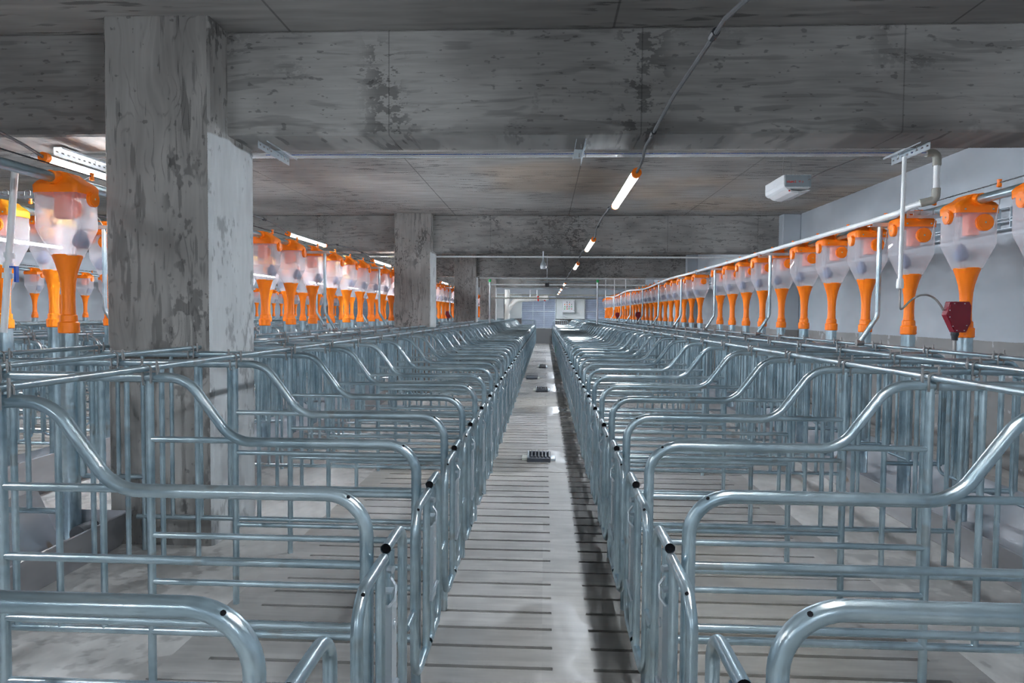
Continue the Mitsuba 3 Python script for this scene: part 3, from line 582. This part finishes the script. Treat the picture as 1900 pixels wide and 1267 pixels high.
add('branch', tube(fillet([(-1.53, 27.5, 1.45), (-1.20, 27.5, 1.88), (.12, 27.2, 1.97)], .25, 6), .10, 16), 'm_cream', parent=t, smooth=40)
add('collar', cat_([disc((-1.53, 27.5, z), (0, 0, 1), .115, .06, 18) for z in (1.28, 2.05)]), 'm_cream', parent=t, smooth=30)
add('red_mark', cat_([disc((x, 27.26, 1.94), (1, 0, .06), .103, .06, 16) for x in (-.28, -.02)]), 'm_redpaint', parent=t, smooth=30, label='red ring')
add('hanger', cat_([box(x, x + .04, 27.2, 27.24, 1.85, 2.9) for x in (-.62, -.35)]), 'm_white', parent=t)
t = thing('control_board', 'white board with a grey push button cabinet on the far wall', 'control panel')
add('board', cbox(.49, 1.77, 30.62, 30.895, 1.115, 2.05, .008), 'm_panel', parent=t)
k = add('cabinet', cbox(.76, 1.31, 30.40, 30.63, 1.40, 1.95, .01), 'm_white', parent=t)
colr = {'r': 'm_redpaint', 'g': 'm_green', 'k': 'm_black', 'o': 'm_orange'}
for r, line in enumerate((' kk ', 'orok', 'grkg', 'grgr')):
    for c, ch in enumerate(line):
        if ch != ' ': add('button', disc((.87 + c * .10, 30.395, 1.86 - r * .10), (0, 1, 0), .022, .02, 10), colr[ch], parent=k)
for z in (1.48, 1.88): add('lock', disc((1.27, 30.395, z), (0, 1, 0), .014, .02, 8), 'm_black', parent=k)
add('conduit', tube(fillet([(.80, 30.5, 1.40), (.78, 30.5, 1.30), (.95, 30.55, 1.20)], .03, 3), .03, 8), 'm_white', parent=t, smooth=40)
for s_, (xa, xb) in (('left', (-1.0, -.42)), ('right', (.36, 1.0))):
    t = thing('end_gate', f'barred galvanised gate closing the {s_} stall row at the far end', 'gate', 'end gates')
    add('frame', tube(fillet([(xa, 30.3, .0), (xa, 30.3, 1.05), (xb, 30.3, 1.05), (xb, 30.3, .0)], .05, 3), .016, 8), 'm_galv', parent=t, smooth=40)
    for j in range(1, 7): add('bar', rod((xa + (xb - xa) * j / 7, 30.3, .12), (xa + (xb - xa) * j / 7, 30.3, 1.04), .010, 6), 'm_galv', parent=t, smooth=40)
t = thing('green_tag', 'small bright green tag on the right gates far down the aisle', 'tag'); add('plate', cbox(.285, .292, 18.2, 18.32, .30, .48, .001), 'm_green', parent=t)

# ------------------------------------------------------------------ slot vents standing in the aisle
def vent(x0_, x1_, y0_, y1_, label):
    t = thing('floor_grate', label, 'grate', 'black floor grates')
    w = x1_ - x0_; a, b = x0_ + w * .17, x1_ - w * .15
    add('frame', cat_([cbox(a, b, y0_, y0_ + .035, 0, .035), cbox(a, b, y1_ - .035, y1_, 0, .035), box(a, b, y0_, y1_, 0, .004)]), 'm_grate', parent=t)
    for j in range(7):
        x = a + (b - a) * j / 6.5; add('slat', box(x, x + .012, y0_ + .03, y1_ - .03, .004, .045), 'm_zinc' if j in (0,) else 'm_grate', parent=t)
    add('tab', cbox(x0_, a, y0_ + .06, y1_ - .12, 0, .022, .003), 'm_fitting', parent=t); add('tab', cbox(b, x1_, y0_ + .06, y1_ - .12, 0, .022, .003), 'm_zinc', parent=t)
vent(-.195, .105, 5.98, 6.30, 'black slatted floor grate lying in the aisle, nearest the camera')
vent(-.19, .10, 11.45, 12.0, 'small black slatted floor grate lying in the aisle, second from camera')
vent(-.18, .065, 16.6, 17.4, 'tiny black floor grate lying in the aisle, farthest from camera')
t = thing('dark_tray', 'flat dark tray on the aisle floor by the left gates', 'tray'); add('plate', cbox(-.37, -.14, 13.7, 14.3, 0, .03, .004), 'm_grate', parent=t); add('lip', cbox(-.14, -.10, 13.8, 14.1, 0, .015, .003), 'm_fitting', parent=t)
